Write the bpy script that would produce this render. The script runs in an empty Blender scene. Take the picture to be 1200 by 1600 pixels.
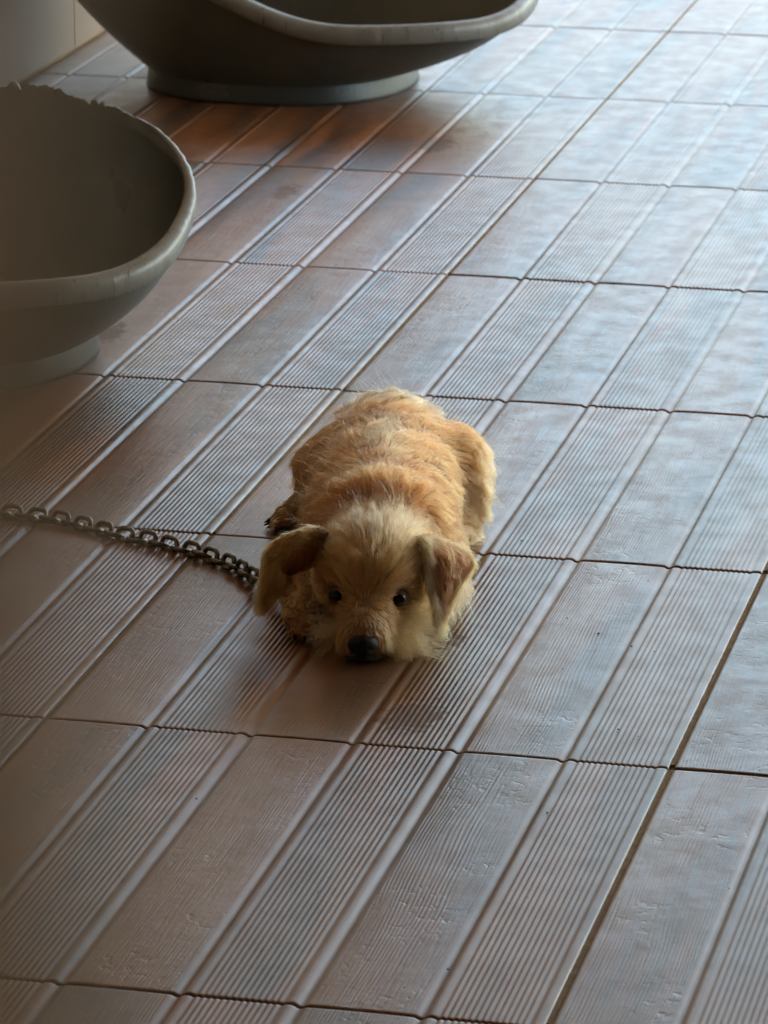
import bpy, math, random
import numpy as np
from mathutils import Vector, Matrix

random.seed(7)
rng = np.random.default_rng(11)
sc = bpy.context.scene
COL = sc.collection
R = math.radians

# ------------------------------------------------------------------ camera, world, sun, exposure
CAM = Vector((1.1756, -3.6445, 1.3774))
FW = Vector((-.21606, .93114, -.29375)).normalized()
RT = FW.cross(Vector((0, 0, 1))).normalized()
UP = RT.cross(FW)
cd = bpy.data.cameras.new('camera')
cam = bpy.data.objects.new('camera', cd); COL.objects.link(cam)
cd.sensor_fit = 'HORIZONTAL'; cd.sensor_width = 24; cd.lens = 24 * 6665.56 / 1200
cd.clip_start = .01; cd.clip_end = 400
cam.matrix_world = Matrix(((RT.x, UP.x, -FW.x, CAM.x), (RT.y, UP.y, -FW.y, CAM.y), (RT.z, UP.z, -FW.z, CAM.z), (0, 0, 0, 1)))
cd.dof.use_dof = True; cd.dof.focus_distance = 4.12; cd.dof.aperture_fstop = 133.3 / 7.5
sc.camera = cam

SUN_EL, SUN_AZ = R(54), R(60)
world = bpy.data.worlds.new('World'); sc.world = world; world.use_nodes = True
wn = world.node_tree.nodes; wl = world.node_tree.links
sky = wn.new('ShaderNodeTexSky'); sky.sky_type = 'NISHITA'; sky.sun_disc = False
sky.sun_elevation = SUN_EL; sky.sun_rotation = SUN_AZ; sky.air_density = 1.0; sky.dust_density = 3.2; sky.ozone_density = 1.4
tint = wn.new('ShaderNodeMix'); tint.data_type = 'RGBA'; tint.blend_type = 'MULTIPLY'; tint.inputs[0].default_value = 1.
tint.inputs[7].default_value = (.96, 1.035, .93, 1)      # slight green tint on the whole sky, offsets purple in its reflections
wl.new(sky.outputs[0], tint.inputs[6]); wl.new(tint.outputs[2], wn['Background'].inputs['Color']); wn['Background'].inputs['Strength'].default_value = .15
sd = bpy.data.lights.new('sun', 'SUN'); sun = bpy.data.objects.new('sun', sd); COL.objects.link(sun)
sd.energy = 1.5; sd.angle = R(14); sd.color = (1, .95, .88)
sdir = Vector((math.sin(SUN_AZ) * math.cos(SUN_EL), math.cos(SUN_AZ) * math.cos(SUN_EL), math.sin(SUN_EL)))
sun.rotation_euler = sdir.to_track_quat('Z', 'Y').to_euler()
sun.location = (3, 9, 8)
sc.view_settings.view_transform = 'Standard'; sc.view_settings.look = 'None'
sc.view_settings.gamma = 1; sc.view_settings.use_curve_mapping = False
sc.view_settings.exposure = 2.68
sc.cycles.use_denoising = True
sc.cycles.max_bounces = 8; sc.cycles.diffuse_bounces = 4; sc.cycles.glossy_bounces = 4
sc.cycles.transmission_bounces = 6; sc.cycles.transparent_max_bounces = 8
sc.cycles.sample_clamp_indirect = 6

def unp(x, y, h=0.):
    r = FW + RT * ((x - 600) / 6665.56) + UP * ((800 - y) / 6665.56)
    return CAM + r * ((h - CAM.z) / r.z)

# ------------------------------------------------------------------ helpers
def mesh_obj(name, verts, faces, mat=None, parent=None, smooth=False, loc=None):
    me = bpy.data.meshes.new(name)
    me.from_pydata([tuple(v) for v in verts], [], [tuple(f) for f in faces])
    me.update()
    if smooth: me.polygons.foreach_set('use_smooth', [True] * len(me.polygons))
    o = bpy.data.objects.new(name, me); COL.objects.link(o)
    if mat: me.materials.append(mat)
    if parent: o.parent = parent
    if loc is not None: o.location = loc
    return o

def empty(name, loc=(0, 0, 0), rz=0.):
    o = bpy.data.objects.new(name, None); COL.objects.link(o)
    o.location = loc; o.rotation_euler = (0, 0, rz); o.empty_display_size = .1
    return o

def box_data(x0, x1, y0, y1, z0, z1, bev=0.):
    v, f = [], []
    if not bev:
        v = [(x, y, z) for z in (z0, z1) for y in (y0, y1) for x in (x0, x1)]
        return v, [(0, 2, 3, 1), (4, 5, 7, 6), (0, 1, 5, 4), (2, 6, 7, 3), (0, 4, 6, 2), (1, 3, 7, 5)]
    import bmesh
    bm = bmesh.new(); bmesh.ops.create_cube(bm, size=1)
    for w in bm.verts: w.co = Vector(((x0 + x1) / 2 + w.co.x * (x1 - x0), (y0 + y1) / 2 + w.co.y * (y1 - y0), (z0 + z1) / 2 + w.co.z * (z1 - z0)))
    bmesh.ops.bevel(bm, geom=bm.edges[:], offset=bev, segments=2, affect='EDGES', profile=.5)
    bm.verts.index_update()
    v = [tuple(w.co) for w in bm.verts]; f = [tuple(w.index for w in q.verts) for q in bm.faces]; bm.free()
    return v, f

class NT:
    """tiny node-tree writer"""
    def __init__(s, name):
        s.m = bpy.data.materials.new(name); s.m.use_nodes = True
        s.t = s.m.node_tree; s.n = s.t.nodes; s.b = s.n['Principled BSDF']; s.out = s.n['Material Output']
    def node(s, typ, ins=None, **kw):
        n = s.n.new(typ)
        for k, v in kw.items(): setattr(n, k, v)
        for k, v in (ins or {}).items():
            if isinstance(v, bpy.types.NodeSocket): s.t.links.new(v, n.inputs[k])
            else: n.inputs[k].default_value = v
        return n
    def math(s, op, a, b=0., c=None, clamp=False):
        n = s.node('ShaderNodeMath', {0: a, 1: b} if c is None else {0: a, 1: b, 2: c}, operation=op); n.use_clamp = clamp
        return n.outputs[0]
    def vmath(s, op, a, b=None):
        n = s.node('ShaderNodeVectorMath', {0: a}, operation=op)
        if b is not None:
            if isinstance(b, bpy.types.NodeSocket): s.t.links.new(b, n.inputs[1])
            else: n.inputs[1].default_value = b
        return n.outputs[1 if op in ('LENGTH', 'DISTANCE') else 0]
    def noise(s, vec, scale, detail=3., rough=.55, dist=0.):
        return s.node('ShaderNodeTexNoise', {'Vector': vec, 'Scale': scale, 'Detail': detail, 'Roughness': rough, 'Distortion': dist}).outputs[0]
    def ramp(s, fac, stops):
        n = s.node('ShaderNodeValToRGB', {0: fac}); e = n.color_ramp.elements
        while len(e) < len(stops): e.new(.5)
        for q, (p, c) in zip(e, stops): q.position = p; q.color = (*c, 1)
        return n.outputs[0]
    def mix(s, fac, a, b, mode='MIX'):
        n = s.node('ShaderNodeMix', data_type='RGBA', blend_type=mode)
        for i, v in ((0, fac), (6, a), (7, b)):
            if isinstance(v, bpy.types.NodeSocket): s.t.links.new(v, n.inputs[i])
            else: n.inputs[i].default_value = v if i == 0 or len(v) == 4 else (*v, 1)
        return n.outputs[2]
    def maprange(s, v, a, b, c, d, interp='SMOOTHSTEP'):
        n = s.node('ShaderNodeMapRange', {0: v, 1: a, 2: b, 3: c, 4: d}, interpolation_type=interp)
        return n.outputs[0]
    def set(s, **kw):
        for k, v in kw.items():
            k = k.replace('_', ' ')
            if isinstance(v, bpy.types.NodeSocket): s.t.links.new(v, s.b.inputs[k])
            else: s.b.inputs[k].default_value = v
        return s.m
    def bump(s, h, strength=1., dist=.001, normal=None):
        ins = {'Strength': strength, 'Distance': dist, 'Height': h}
        if normal is not None: ins['Normal'] = normal
        return s.node('ShaderNodeBump', ins).outputs[0]

def simple_mat(name, c1, c2, scale, rough=.8, bump=.0005, spec=.5):
    t = NT(name); g = t.node('ShaderNodeTexCoord').outputs['Object']
    a = t.noise(g, scale, 5)
    t.set(Base_Color=t.mix(a, (*c1, 1), (*c2, 1)), Roughness=rough, Normal=t.bump(t.noise(g, scale * 6, 4), 1., bump))
    t.b.inputs['Specular IOR Level'].default_value = spec
    return t.m

# ------------------------------------------------------------------ materials
def tile_material():
    t = NT('wood_look_tile')
    obj = t.node('ShaderNodeTexCoord').outputs['Object']
    rnd = t.node('ShaderNodeObjectInfo').outputs['Random']
    geo = t.node('ShaderNodeNewGeometry').outputs['Position']
    off = t.vmath('MULTIPLY', t.node('ShaderNodeCombineXYZ', {0: rnd, 1: rnd, 2: rnd}).outputs[0], (9.7, 31.3, 17.1))
    sx = t.node('ShaderNodeSeparateXYZ', {0: obj})
    X, Y, Z = sx.outputs
    strip = t.math('FLOOR', t.math('DIVIDE', X, .1))
    soff = t.node('ShaderNodeCombineXYZ', {0: 0., 1: t.math('MULTIPLY', strip, 3.37), 2: t.math('MULTIPLY', strip, 1.91)}).outputs[0]
    base = t.vmath('ADD', t.vmath('ADD', obj, off), soff)
    st = t.vmath('MULTIPLY', base, (1., .13, 1.))
    broad = t.noise(st, 11., 3, .5, .6)                # plank-long tone changes
    grain = t.noise(t.vmath('MULTIPLY', base, (1., .045, 1.)), 150., 4, .6, .4)
    tone = t.math('ADD', t.math('MULTIPLY', broad, 1.15), t.math('SUBTRACT', t.math('MULTIPLY', grain, .40), .275))
    col = t.ramp(tone, [(.28, (.060, .030, .018)), (.40, (.115, .048, .022)), (.50, (.200, .074, .026)), (.62, (.235, .100, .044)), (.76, (.27, .150, .080))])
    greyer = t.noise(t.vmath('ADD', obj, off), 2.4, 2)
    col = t.mix(t.maprange(greyer, .4, .65, 0., .4), col, (.125, .090, .058))
    # trodden dust, larger than one tile
    dust = t.noise(geo, 3.1, 5, .6)
    col = t.mix(t.maprange(dust, .5, .75, 0., .22), col, (.19, .14, .095))
    # a dried brown spill under the muzzle and two smaller ones
    stain = None
    for (px, py, rx, ry) in ((645, 1118, .030, .05), (705, 1000, .016, .03), (680, 226, .03, .06), (445, 300, .02, .05), (170, 522, .02, .05)):
        c = unp(px, py)
        d = t.vmath('MULTIPLY', t.vmath('SUBTRACT', geo, tuple(c)), (1 / rx, 1 / ry, 0.))
        l = t.math('ADD', t.vmath('LENGTH', d), t.math('MULTIPLY', t.math('SUBTRACT', t.noise(geo, 70., 3, .6), .5), 2.6))
        m = t.maprange(l, .75, 1.0, 1., 0.)
        stain = m if stain is None else t.math('MAXIMUM', stain, m)
    stain = t.math('MULTIPLY', stain, .9)
    col = t.mix(stain, col, (.10, .038, .012))
    # smooth planks carry raised grain, cracks and knots; ribbed planks a fine sand
    half = t.math('MODULO', X, .2)
    sm = t.math('MULTIPLY', t.math('GREATER_THAN', t.math('ABSOLUTE', t.math('SUBTRACT', half, .05)), .043), 1.)
    sm = t.math('SUBTRACT', 1., sm)                     # 1 on smooth planks
    wob = t.noise(t.vmath('MULTIPLY', base, (1., .22, 1.)), 9., 2, .5, 0.)
    lines = t.node('ShaderNodeTexWave', {'Vector': t.vmath('ADD', t.vmath('MULTIPLY', base, (1., .0, 0.)), t.node('ShaderNodeCombineXYZ', {0: t.math('MULTIPLY', wob, .035)}).outputs[0]), 'Scale': 95., 'Distortion': 1.2, 'Detail': 2., 'Detail Scale': 2.}, wave_type='BANDS', bands_direction='X').outputs[1]
    lmask = t.maprange(t.noise(st, 16., 2), .42, .6, 0., 1.)
    crack = t.maprange(t.noise(t.vmath('MULTIPLY', base, (.8, .75, 1.)), 120., 2, .55, .5), .52, .74, 0., 1.)
    fine = t.noise(t.vmath('MULTIPLY', base, (1., .04, 1.)), 420., 3, .6)
    cmask = t.maprange(t.noise(base, 9., 2), .45, .62, .0, 1.)
    h = t.math('ADD', t.math('MULTIPLY', t.math('MULTIPLY', lines, lmask), .17), t.math('MULTIPLY', t.math('MULTIPLY', crack, cmask), -.30))
    h = t.math('ADD', h, t.math('MULTIPLY', t.noise(base, 34., 3), .5))
    h = t.math('ADD', h, t.math('MULTIPLY', fine, .5))
    h = t.math('MULTIPLY', h, sm)
    sand = t.noise(base, 900., 2, .7)
    h = t.math('ADD', h, t.math('MULTIPLY', sand, .07))
    nrm = t.bump(h, 1., .0010)
    rough = t.math('ADD', t.maprange(t.noise(geo, 23., 4, .65), .3, .7, .30, .40), t.math('MULTIPLY', stain, .25))
    rough = t.math('ADD', rough, t.math('MULTIPLY', t.math('SUBTRACT', grain, .5), .12))
    t.set(Base_Color=col, Roughness=rough, Normal=nrm, IOR=1.62)
    return t.m

def plastic(name, base, dirt, rim=False):
    t = NT(name); g = t.node('ShaderNodeTexCoord').outputs['Object']
    n = t.noise(g, 6., 6, .65); n2 = t.noise(t.vmath('MULTIPLY', g, (1, 1, .25)), 38., 4, .6)
    c = t.mix(t.maprange(n, .4, .7, 0., .8), (*base, 1), (*dirt, 1))
    c = t.mix(t.maprange(n2, .56, .72, 0., .45), c, (*dirt, 1))
    if rim:
        sc_ = t.noise(t.vmath('MULTIPLY', g, (1., 1., .12)), 130., 3, .7, .5)
        c = t.mix(t.maprange(sc_, .61, .67, 0., .85), c, (.03, .028, .024, 1))
        h = t.math('ADD', t.math('MULTIPLY', sc_, .8), n2)
    else: h = t.math('ADD', n2, t.noise(g, 300., 2))
    t.set(Base_Color=c, Roughness=t.maprange(n, .3, .7, .26, .45), Normal=t.bump(h, 1., .0007))
    return t.m

M_TILE = tile_material()
M_GROUT = simple_mat('sandy_grout', (.22, .155, .10), (.40, .31, .21), 120, .95, .001, .2)
M_WALLT = simple_mat('wall_tile', (.27, .175, .10), (.34, .225, .135), 6, .35, .0004)
M_PLASTER = simple_mat('plaster', (.52, .36, .21), (.58, .42, .26), 3, .9)
M_CEIL = simple_mat('ceiling_paint', (.52, .41, .28), (.58, .47, .33), 3, .9)
M_YARD = simple_mat('yard_concrete', (.26, .25, .23), (.36, .34, .31), 2, .9)
M_POST = simple_mat('weathered_paint', (.60, .47, .29), (.64, .51, .32), 30, .75)

# ------------------------------------------------------------------ setting
TILE = .6; GAP = .0036
def tile_profile():
    """cross-section of one tile: three smooth planks and three ribbed ones"""
    p = []
    x = GAP / 2
    p += [(x, -.006), (x, -.0012), (x + .0010, -.0002)]
    for k in range(6):
        x0, x1 = k * .1, (k + 1) * .1
        if k % 2 == 0:      # smooth plank, with soft shoulders next to the grooves
            if k: p += [(x0 + .0010, -.0025), (x0 + .0032, -.0018), (x0 + .0055, -.0005), (x0 + .0085, -.0001)]
            else: p += [(.006, 0)]
            p += [(x0 + .03, .0002), (x0 + .05, .00025), (x0 + .07, .0002), (x1 - .0075, -.0001), (x1 - .0048, -.0005), (x1 - .0028, -.0018), (x1 - .0008, -.0025)]
        else:
            # rounded bead
            for q, z in ((.0012, -.0019), (.0028, -.0007), (.0055, .0005), (.0085, .0006), (.0110, .0001), (.0128, -.0009)): p.append((x0 + q, z))
            n = 13; a, b = x0 + .0138, x1 - .0150; w = (b - a) / n
            for i in range(n):
                c = a + i * w
                for q, z in ((.05, -.0006), (.22, -.0003), (.38, .0001), (.62, .0001), (.78, -.0003), (.95, -.0006)): p.append((c + q * w, z))
            end = ((.0138, -.0009), (.0120, .0001), (.0095, .0006), (.0060, .0006), (.0032, -.0003), (.0012, -.0018))
            if k == 5: end = ((.0138, -.0009), (.0120, .0001), (.0095, .0006), (.0055, .0006), (.0032, .0001))
            for q, z in end: p.append((x1 - q, z))
    x = .6 - GAP / 2
    p += [(x - .0010, -.0002), (x, -.0012), (x, -.006)]
    return p
prof = tile_profile(); NP = len(prof)
rows = [(GAP / 2 + .0002, -.0075, None), (GAP / 2 + .0002, -.0016, 0), (GAP / 2 + .0009, -.0005, 0), (GAP / 2 + .0026, 0, 0), (GAP / 2 + .0045, 0, 0), (GAP / 2 + .008, 0, 0)]
rows = rows + [(TILE - y, z, k) for y, z, k in reversed(rows)]
tv = []
for y, dz, k in rows:
    for x, z in prof: tv.append((x, y, z + dz if k is not None else -.0085))
tf = [(j * NP + i, j * NP + i + 1, (j + 1) * NP + i + 1, (j + 1) * NP + i) for j in range(len(rows) - 1) for i in range(NP - 1)]
tile_me = bpy.data.meshes.new('tile'); tile_me.from_pydata(tv, [], tf); tile_me.update()
tile_me.materials.append(M_TILE); tile_me.polygons.foreach_set('use_smooth', [True] * len(tf))
try: tile_me.set_sharp_from_angle(angle=R(50))
except Exception: pass

v, f = box_data(-.96, 4.2, -5.2, 6.3, -.25, -.0036)
floor = mesh_obj('floor', v, f, M_GROUT); floor['kind'] = 'structure'
for i in range(-2, 5):
    for j in range(-5, 9):
        if i * .6 > 2.4 and not (-2 < j < 6): continue
        if i == -2: continue
        o = bpy.data.objects.new('tile', tile_me); COL.objects.link(o); o.parent = floor
        o.location = (i * .6 + (.0016 if i >= 1 else 0), j * .6 + random.uniform(-.0004, .0004), random.uniform(-.0004, .0004))
        o.rotation_euler = (R(random.uniform(-.05, .05)), R(random.uniform(-.06, .06)), R(random.uniform(-.02, .02)))
# the row cut to fit against the wall
cut = [q for q in prof if q[0] > .251]
cut = [(.2505, -.006), (.2505, -.001)] + cut
NC = len(cut)
cv = [(x, y, z + dz if k is not None else -.0085) for y, dz, k in rows for x, z in cut]
cf = [(j * NC + i, j * NC + i + 1, (j + 1) * NC + i + 1, (j + 1) * NC + i) for j in range(len(rows) - 1) for i in range(NC - 1)]
cut_me = bpy.data.meshes.new('cut_tile'); cut_me.from_pydata(cv, [], cf); cut_me.update(); cut_me.materials.append(M_TILE)
cut_me.polygons.foreach_set('use_smooth', [True] * len(cf))
try: cut_me.set_sharp_from_angle(angle=R(50))
except Exception: pass
for j in range(-5, 9):
    o = bpy.data.objects.new('cut_tile', cut_me); COL.objects.link(o); o.parent = floor
    o.location = (-1.2, j * .6, random.uniform(-.0004, .0004))

# sandy grout in the joints that run along the planks
for i in range(-1, 6):
    V, F = [], []; y = -3.; k = 0
    while y < 5.4:
        zz = -.0009 + random.uniform(-.0004, .0004)
        e_ = .0016 if i == 1 else 0.; V += [(i * .6 - GAP / 2 - .0004, y, zz - .0003), (i * .6 + random.uniform(-.0008, .0008), y, zz - .0005), (i * .6 + GAP / 2 + .0004 + e_, y, zz - .0002)]
        if k: b = 3 * k; F += [(b - 3, b - 2, b + 1, b), (b - 2, b - 1, b + 2, b + 1)]
        y += .006; k += 1
    F = [q for q in F if ((V[q[0]][1] + .3) % .6 < .2965 or (V[q[0]][1] + .3) % .6 > .3095)]
    mesh_obj('grout_line', V, F, M_GROUT, floor)
WX = -.952
v, f = box_data(WX - .16, WX - .010, -5.2, 5.6, -.25, 2.75)
wall = mesh_obj('wall', v, f, M_PLASTER); wall['kind'] = 'structure'
# wall tiles: bottom courses laid one by one
v, f = box_data(0, .009, .0015, .5985, .0015, .3985, .0012)
wt_me = bpy.data.meshes.new('wall_tile'); wt_me.from_pydata(v, [], f); wt_me.update(); wt_me.materials.append(M_WALLT)
for j in range(-2, 9):
    for k in range(3):
        o = bpy.data.objects.new('wall_tile', wt_me); COL.objects.link(o); o.parent = wall
        o.location = (WX - .0095 + random.uniform(-.0003, .0003), 3.204 + (j - 5) * .6, .004 + k * .4)

v, f = box_data(-1.12, 4.4, -5.35, -5.2, -.25, 2.75)
back = mesh_obj('added_back_wall', v, f, M_PLASTER); back['kind'] = 'structure'  # unseen, added to keep light from behind off the dog's face
v, f = box_data(-1.3, 4.8, -5.5, 6.1, 2.75, 2.93)
roof = mesh_obj('roof', v, f, M_CEIL); roof['kind'] = 'structure'
v, f = box_data(3.4, 3.55, -5.2, 1.2, -.25, 2.75)
side = mesh_obj('added_side_wall', v, f, M_PLASTER); side['kind'] = 'structure'  # unseen, added to hold back fill light from the right
v, f = box_data(-150, 150, -150, 150, -.6, -.26)
yard = mesh_obj('yard', v, f, M_YARD); yard['kind'] = 'structure'

# ------------------------------------------------------------------ door post right beside the lens, far out of focus
def rel(d, px, z):
    p = CAM + Vector((FW.x, FW.y, 0)).normalized() * d + RT * ((px - 600) / 6665.56 * d)
    return (p.x, p.y, z)
pv, pf = box_data(-.045, 0, -.012, .012, 0, 2.75, .003)
post = mesh_obj('door_post', pv, pf, M_POST)
post.location = rel(.100, 12, 0); post.rotation_euler = (0, 0, math.atan2(RT.y, RT.x))
post['label'] = 'blurred olive grey post close to the lens along the left edge of the view'; post['category'] = 'post'

# ------------------------------------------------------------------ moulded plastic dog beds
def smooth01(x): return x * x * (3 - 2 * x)
def dog_bed(loc, rz, label, a, b, ba, bb, h_low, h_high, low_dir, chew=None, seed=1, nseg=520, flare=1.0, mats=None):
    """loc centre; a,b rim half axes; ba,bb base half axes; the rim dips towards low_dir; chew=(t0,t1) angles gnawed away"""
    rs = np.random.default_rng(seed)
    root = empty('dog_bed', loc, rz); root['label'] = label; root['category'] = 'dog bed'; root['group'] = 'grey plastic dog beds'
    T = np.linspace(0, 2 * np.pi, nseg, endpoint=False)
    def se(t, A, B, n=2.35):
        c, s = np.cos(t), np.sin(t); r = (np.abs(c / A) ** n + np.abs(s / B) ** n) ** (-1 / n); return r * c, r * s
    dt = np.abs((T - low_dir + np.pi) % (2 * np.pi) - np.pi)
    k = np.clip((dt - .25) / 1.75, 0, 1); k = k * k * (3 - 2 * k)
    H = h_low + (h_high - h_low) * k
    H0 = H.copy()
    mask = np.zeros(nseg, bool)
    if chew:
        mask = (((T - chew[0]) % (2 * np.pi)) < (chew[1] - chew[0]))
        nz = np.convolve(rs.normal(size=nseg + 40), np.ones(9) / 9, 'same')[20:-20] * .012 + rs.normal(size=nseg) * .0022
        nz2 = np.convolve(rs.normal(size=nseg + 80), np.ones(41) / 41, 'same')[40:-40] * .05
        tt = ((T - chew[0]) % (2 * np.pi)) / (chew[1] - chew[0])
        edge = np.clip(np.minimum(tt, 1 - tt) * 8, 0, 1)
        H = np.where(mask, H - (.006 + np.abs(nz) * 1.5 + np.abs(nz2) * .4 + np.abs(rs.normal(size=nseg)) * .0015) * np.clip(edge * .8, 0, 1), H)
    rx, ry = se(T, a, b); bx, by = se(T, ba, bb)
    # outer wall: bowl curve from the waist over the foot to the rim
    prof_o = [(0.02, .030), (.10, .040), (.22, .055), (.38, .085), (.55, .13), (.70, .19), (.82, .26), (.91, .33), (.965, .40), (1.0, .47)]
    def ring(fr, fz, off):
        x = bx + (rx - bx) * fr ** flare; y = by + (ry - by) * fr ** flare
        L = np.hypot(x, y); x = x - x / L * off; y = y - y / L * off
        z = .030 + (H - .030) * fz
        return np.stack([x, y, z], 1)
    rings = []
    NO = 16
    for i in range(NO):
        s = i / (NO - 1); fr = math.sin(s * math.pi / 2) ** 1.15; fz = 1 - math.cos(s * math.pi / 2) ** 1.0 if False else s ** 1.25
        rings.append(ring(fr * .985 + .0, fz, 0.))
    for i in reversed(range(NO)):
        s = i / (NO - 1); fr = math.sin(s * math.pi / 2) ** 1.15; fz = s ** 1.25
        r = ring(fr * .985, fz, .0042)
        if i == NO - 1: r[:, 2] -= 0.0002
        rings.append(r)
    r = ring(0., 0., .06); rings.append(r); r = ring(0., 0., min(ba, bb) * .7); rings.append(r)
    V = np.concatenate(rings); n = len(rings)
    F = [(j * nseg + i, j * nseg + (i + 1) % nseg, (j + 1) * nseg + (i + 1) % nseg, (j + 1) * nseg + i) for j in range(n - 1) for i in range(nseg)]
    F.append([(n - 1) * nseg + i for i in range(nseg)])
    mesh_obj('basket', V, F, mats[0], root, True)
    # foot: a plain ring the basket stands on
    fr_ = []
    for off, z in ((.012, .046), (.002, .043), (.0, .040), (-.004, .006), (-.005, 0.0), (.004, 0.0), (.006, .03)):
        L = np.hypot(bx, by); fr_.append(np.stack([bx - bx / L * off, by - by / L * off, np.full(nseg, z)], 1))
    V = np.concatenate(fr_); n = len(fr_)
    F = [((j + 1) * nseg + i, (j + 1) * nseg + (i + 1) % nseg, j * nseg + (i + 1) % nseg, j * nseg + i) for j in range(n - 1) for i in range(nseg)]
    mesh_obj('foot_ring', V, F, mats[1], root, True)
    # rolled lip, missing where it has been gnawed off
    dents = np.convolve(rs.normal(size=nseg + 40), np.ones(3) / 3, 'same')[20:-20] * .0005
    sec = [(-.006, -.004), (-.007, .001), (-.004, .0048), (.002, .0065), (.009, .0055), (.0145, .0015), (.0165, -.005), (.0165, -.0225), (.0145, -.0235), (.0135, -.006), (.006, -.001), (.0, -.004)]
    L = np.hypot(rx, ry); ux, uy = rx / L, ry / L; m = len(sec)
    tap = np.ones(nseg)
    if chew:
        d0 = (chew[0] - T) % (2 * np.pi); d1 = (T - chew[1]) % (2 * np.pi); dd_ = np.minimum(d0, d1)
        tap = .15 + .85 * np.clip(dd_ / .9, 0, 1) ** .8; tap[mask] = .15
    V = []
    for (o_, z_) in sec:
        o_ = o_ * tap; z_ = z_ * tap
        oo = o_ + dents * (np.max(o_) > .01) - .002
        V.append(np.stack([rx * .992 + ux * oo, ry * .992 + uy * oo, H0 + z_ + .001 + dents * (.8 if np.min(z_) < -.01 else .3)], 1))
    V = np.concatenate(V)
    F = []
    for i in range(nseg):
        if mask[i] : continue
        for j in range(m):
            j2 = (j + 1) % m
            F.append((j2 * nseg + i, j2 * nseg + (i + 1) % nseg, j * nseg + (i + 1) % nseg, j * nseg + i))
    o = mesh_obj('rim', V, F, mats[2], root, True)
    if chew: o['label'] = 'pale rolled rim, scratched by teeth'
    return root

P_BODY = plastic('grey_plastic', (.070, .077, .069), (.105, .104, .086))
P_FOOT_SHADED = plastic('shaded_foot_plastic', (.030, .029, .024), (.042, .038, .03))  # near bed's foot ring: shade under the bed put into the colour
P_FOOT = plastic('blue_grey_plastic', (.032, .037, .036), (.05, .048, .04))
P_RIM = plastic('worn_rim_plastic', (.24, .24, .225), (.15, .14, .11), rim=True)
P_FOOT_SHADED.node_tree.nodes['Principled BSDF'].inputs['Specular IOR Level'].default_value = .1
PM = (P_BODY, P_FOOT, P_RIM)
dog_bed((-.545, 3.04, 0), R(0), 'dark grey oval plastic dog bed at the top, its rim whole, by the tiled wall',   .41, .27, .215, .215, .135, .29, R(-40), None, 3, mats=PM)
dog_bed((-.585, 1.255, 0), R(0), 'grey plastic dog bed at the left with gnawed back edge and tooth-marked rim', .37, .27, .245, .20, .150, .30, R(-45), (R(36), R(200)), 5, mats=(P_BODY, P_FOOT_SHADED, P_RIM))

# ------------------------------------------------------------------ chain
def link_mesh(L=.0155, W=.0105, r=.0022, ns=28, nr=8):
    path = []
    s = (L - W) / 2 + .0
    R0 = W / 2
    for i in range(ns):
        t = 2 * math.pi * i / ns
        x = R0 * math.cos(t); y = R0 * math.sin(t)
        x += s if math.cos(t) > 1e-6 else (-s if math.cos(t) < -1e-6 else 0)
        path.append(Vector((x, y, 0)))
    V, F = [], []
    for i in range(ns):
        tan = (path[(i + 1) % ns] - path[i - 1]).normalized(); nn = Vector((0, 0, 1)); bb = tan.cross(nn)
        for j in range(nr):
            a = 2 * math.pi * j / nr
            V.append(path[i] + nn * (r * math.sin(a)) + bb * (r * math.cos(a)))
    for i in range(ns):
        for j in range(nr):
            F.append((i * nr + j, i * nr + (j + 1) % nr, ((i + 1) % ns) * nr + (j + 1) % nr, ((i + 1) % ns) * nr + j))
    return V, F
tm = NT('worn_steel'); g = tm.node('ShaderNodeTexCoord').outputs['Object']; nn_ = tm.noise(g, 160., 4)
tm.set(Base_Color=tm.ramp(nn_, [(.35, (.10, .085, .065)), (.6, (.22, .20, .165)), (.75, (.17, .11, .07))]), Metallic=.85, Roughness=tm.maprange(nn_, .3, .7, .30, .5), Normal=tm.bump(tm.noise(g, 500., 3), 1., .0003))
M_STEEL = tm.m
# pitch = inner length = L + W... one link spans (centreline) L+? ; derive it
V_, F_ = link_mesh(L=.0207, W=.0134, r=.0027)
PITCH = .0207 - 2 * .0027
lk_me = bpy.data.meshes.new('link'); lk_me.from_pydata([tuple(q) for q in V_], [], F_); lk_me.update()
lk_me.materials.append(M_STEEL); lk_me.polygons.foreach_set('use_smooth', [True] * len(F_))
cp = [unp(x, y, h) for x, y, h in ((-420, 742, .006), (-250, 766, .006), (-120, 785, .006), (0, 799, .006), (60, 806, .006), (125, 819, .006), (190, 835, .006), (250, 848, .006), (310, 863, .006), (360, 881, .007), (400, 903, .010), (430, 915, .016), (452, 913, .026), (470, 905, .04))]
def catmull(pts, n=40):
    out = []
    for i in range(len(pts) - 1):
        p0 = pts[max(i - 1, 0)]; p1 = pts[i]; p2 = pts[i + 1]; p3 = pts[min(i + 2, len(pts) - 1)]
        for k in range(n):
            t = k / n
            out.append(.5 * ((2 * p1) + (p2 - p0) * t + (2 * p0 - 5 * p1 + 4 * p2 - p3) * t * t + (3 * p1 - p0 - 3 * p2 + p3) * t ** 3))
    out.append(pts[-1]); return out
path = catmull(cp)
acc = [0.]
for i in range(1, len(path)): acc.append(acc[-1] + (path[i] - path[i - 1]).length)
def at(s):
    i = int(np.searchsorted(acc, s)); i = min(max(i, 1), len(path) - 1)
    t = (s - acc[i - 1]) / max(acc[i] - acc[i - 1], 1e-9); return path[i - 1].lerp(path[i], t)
chain = empty('chain', tuple(path[0])); chain['label'] = 'dark steel link chain running over the tiles from the left edge to the dog'; chain['category'] = 'chain'
nl = int(acc[-1] / PITCH)
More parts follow.
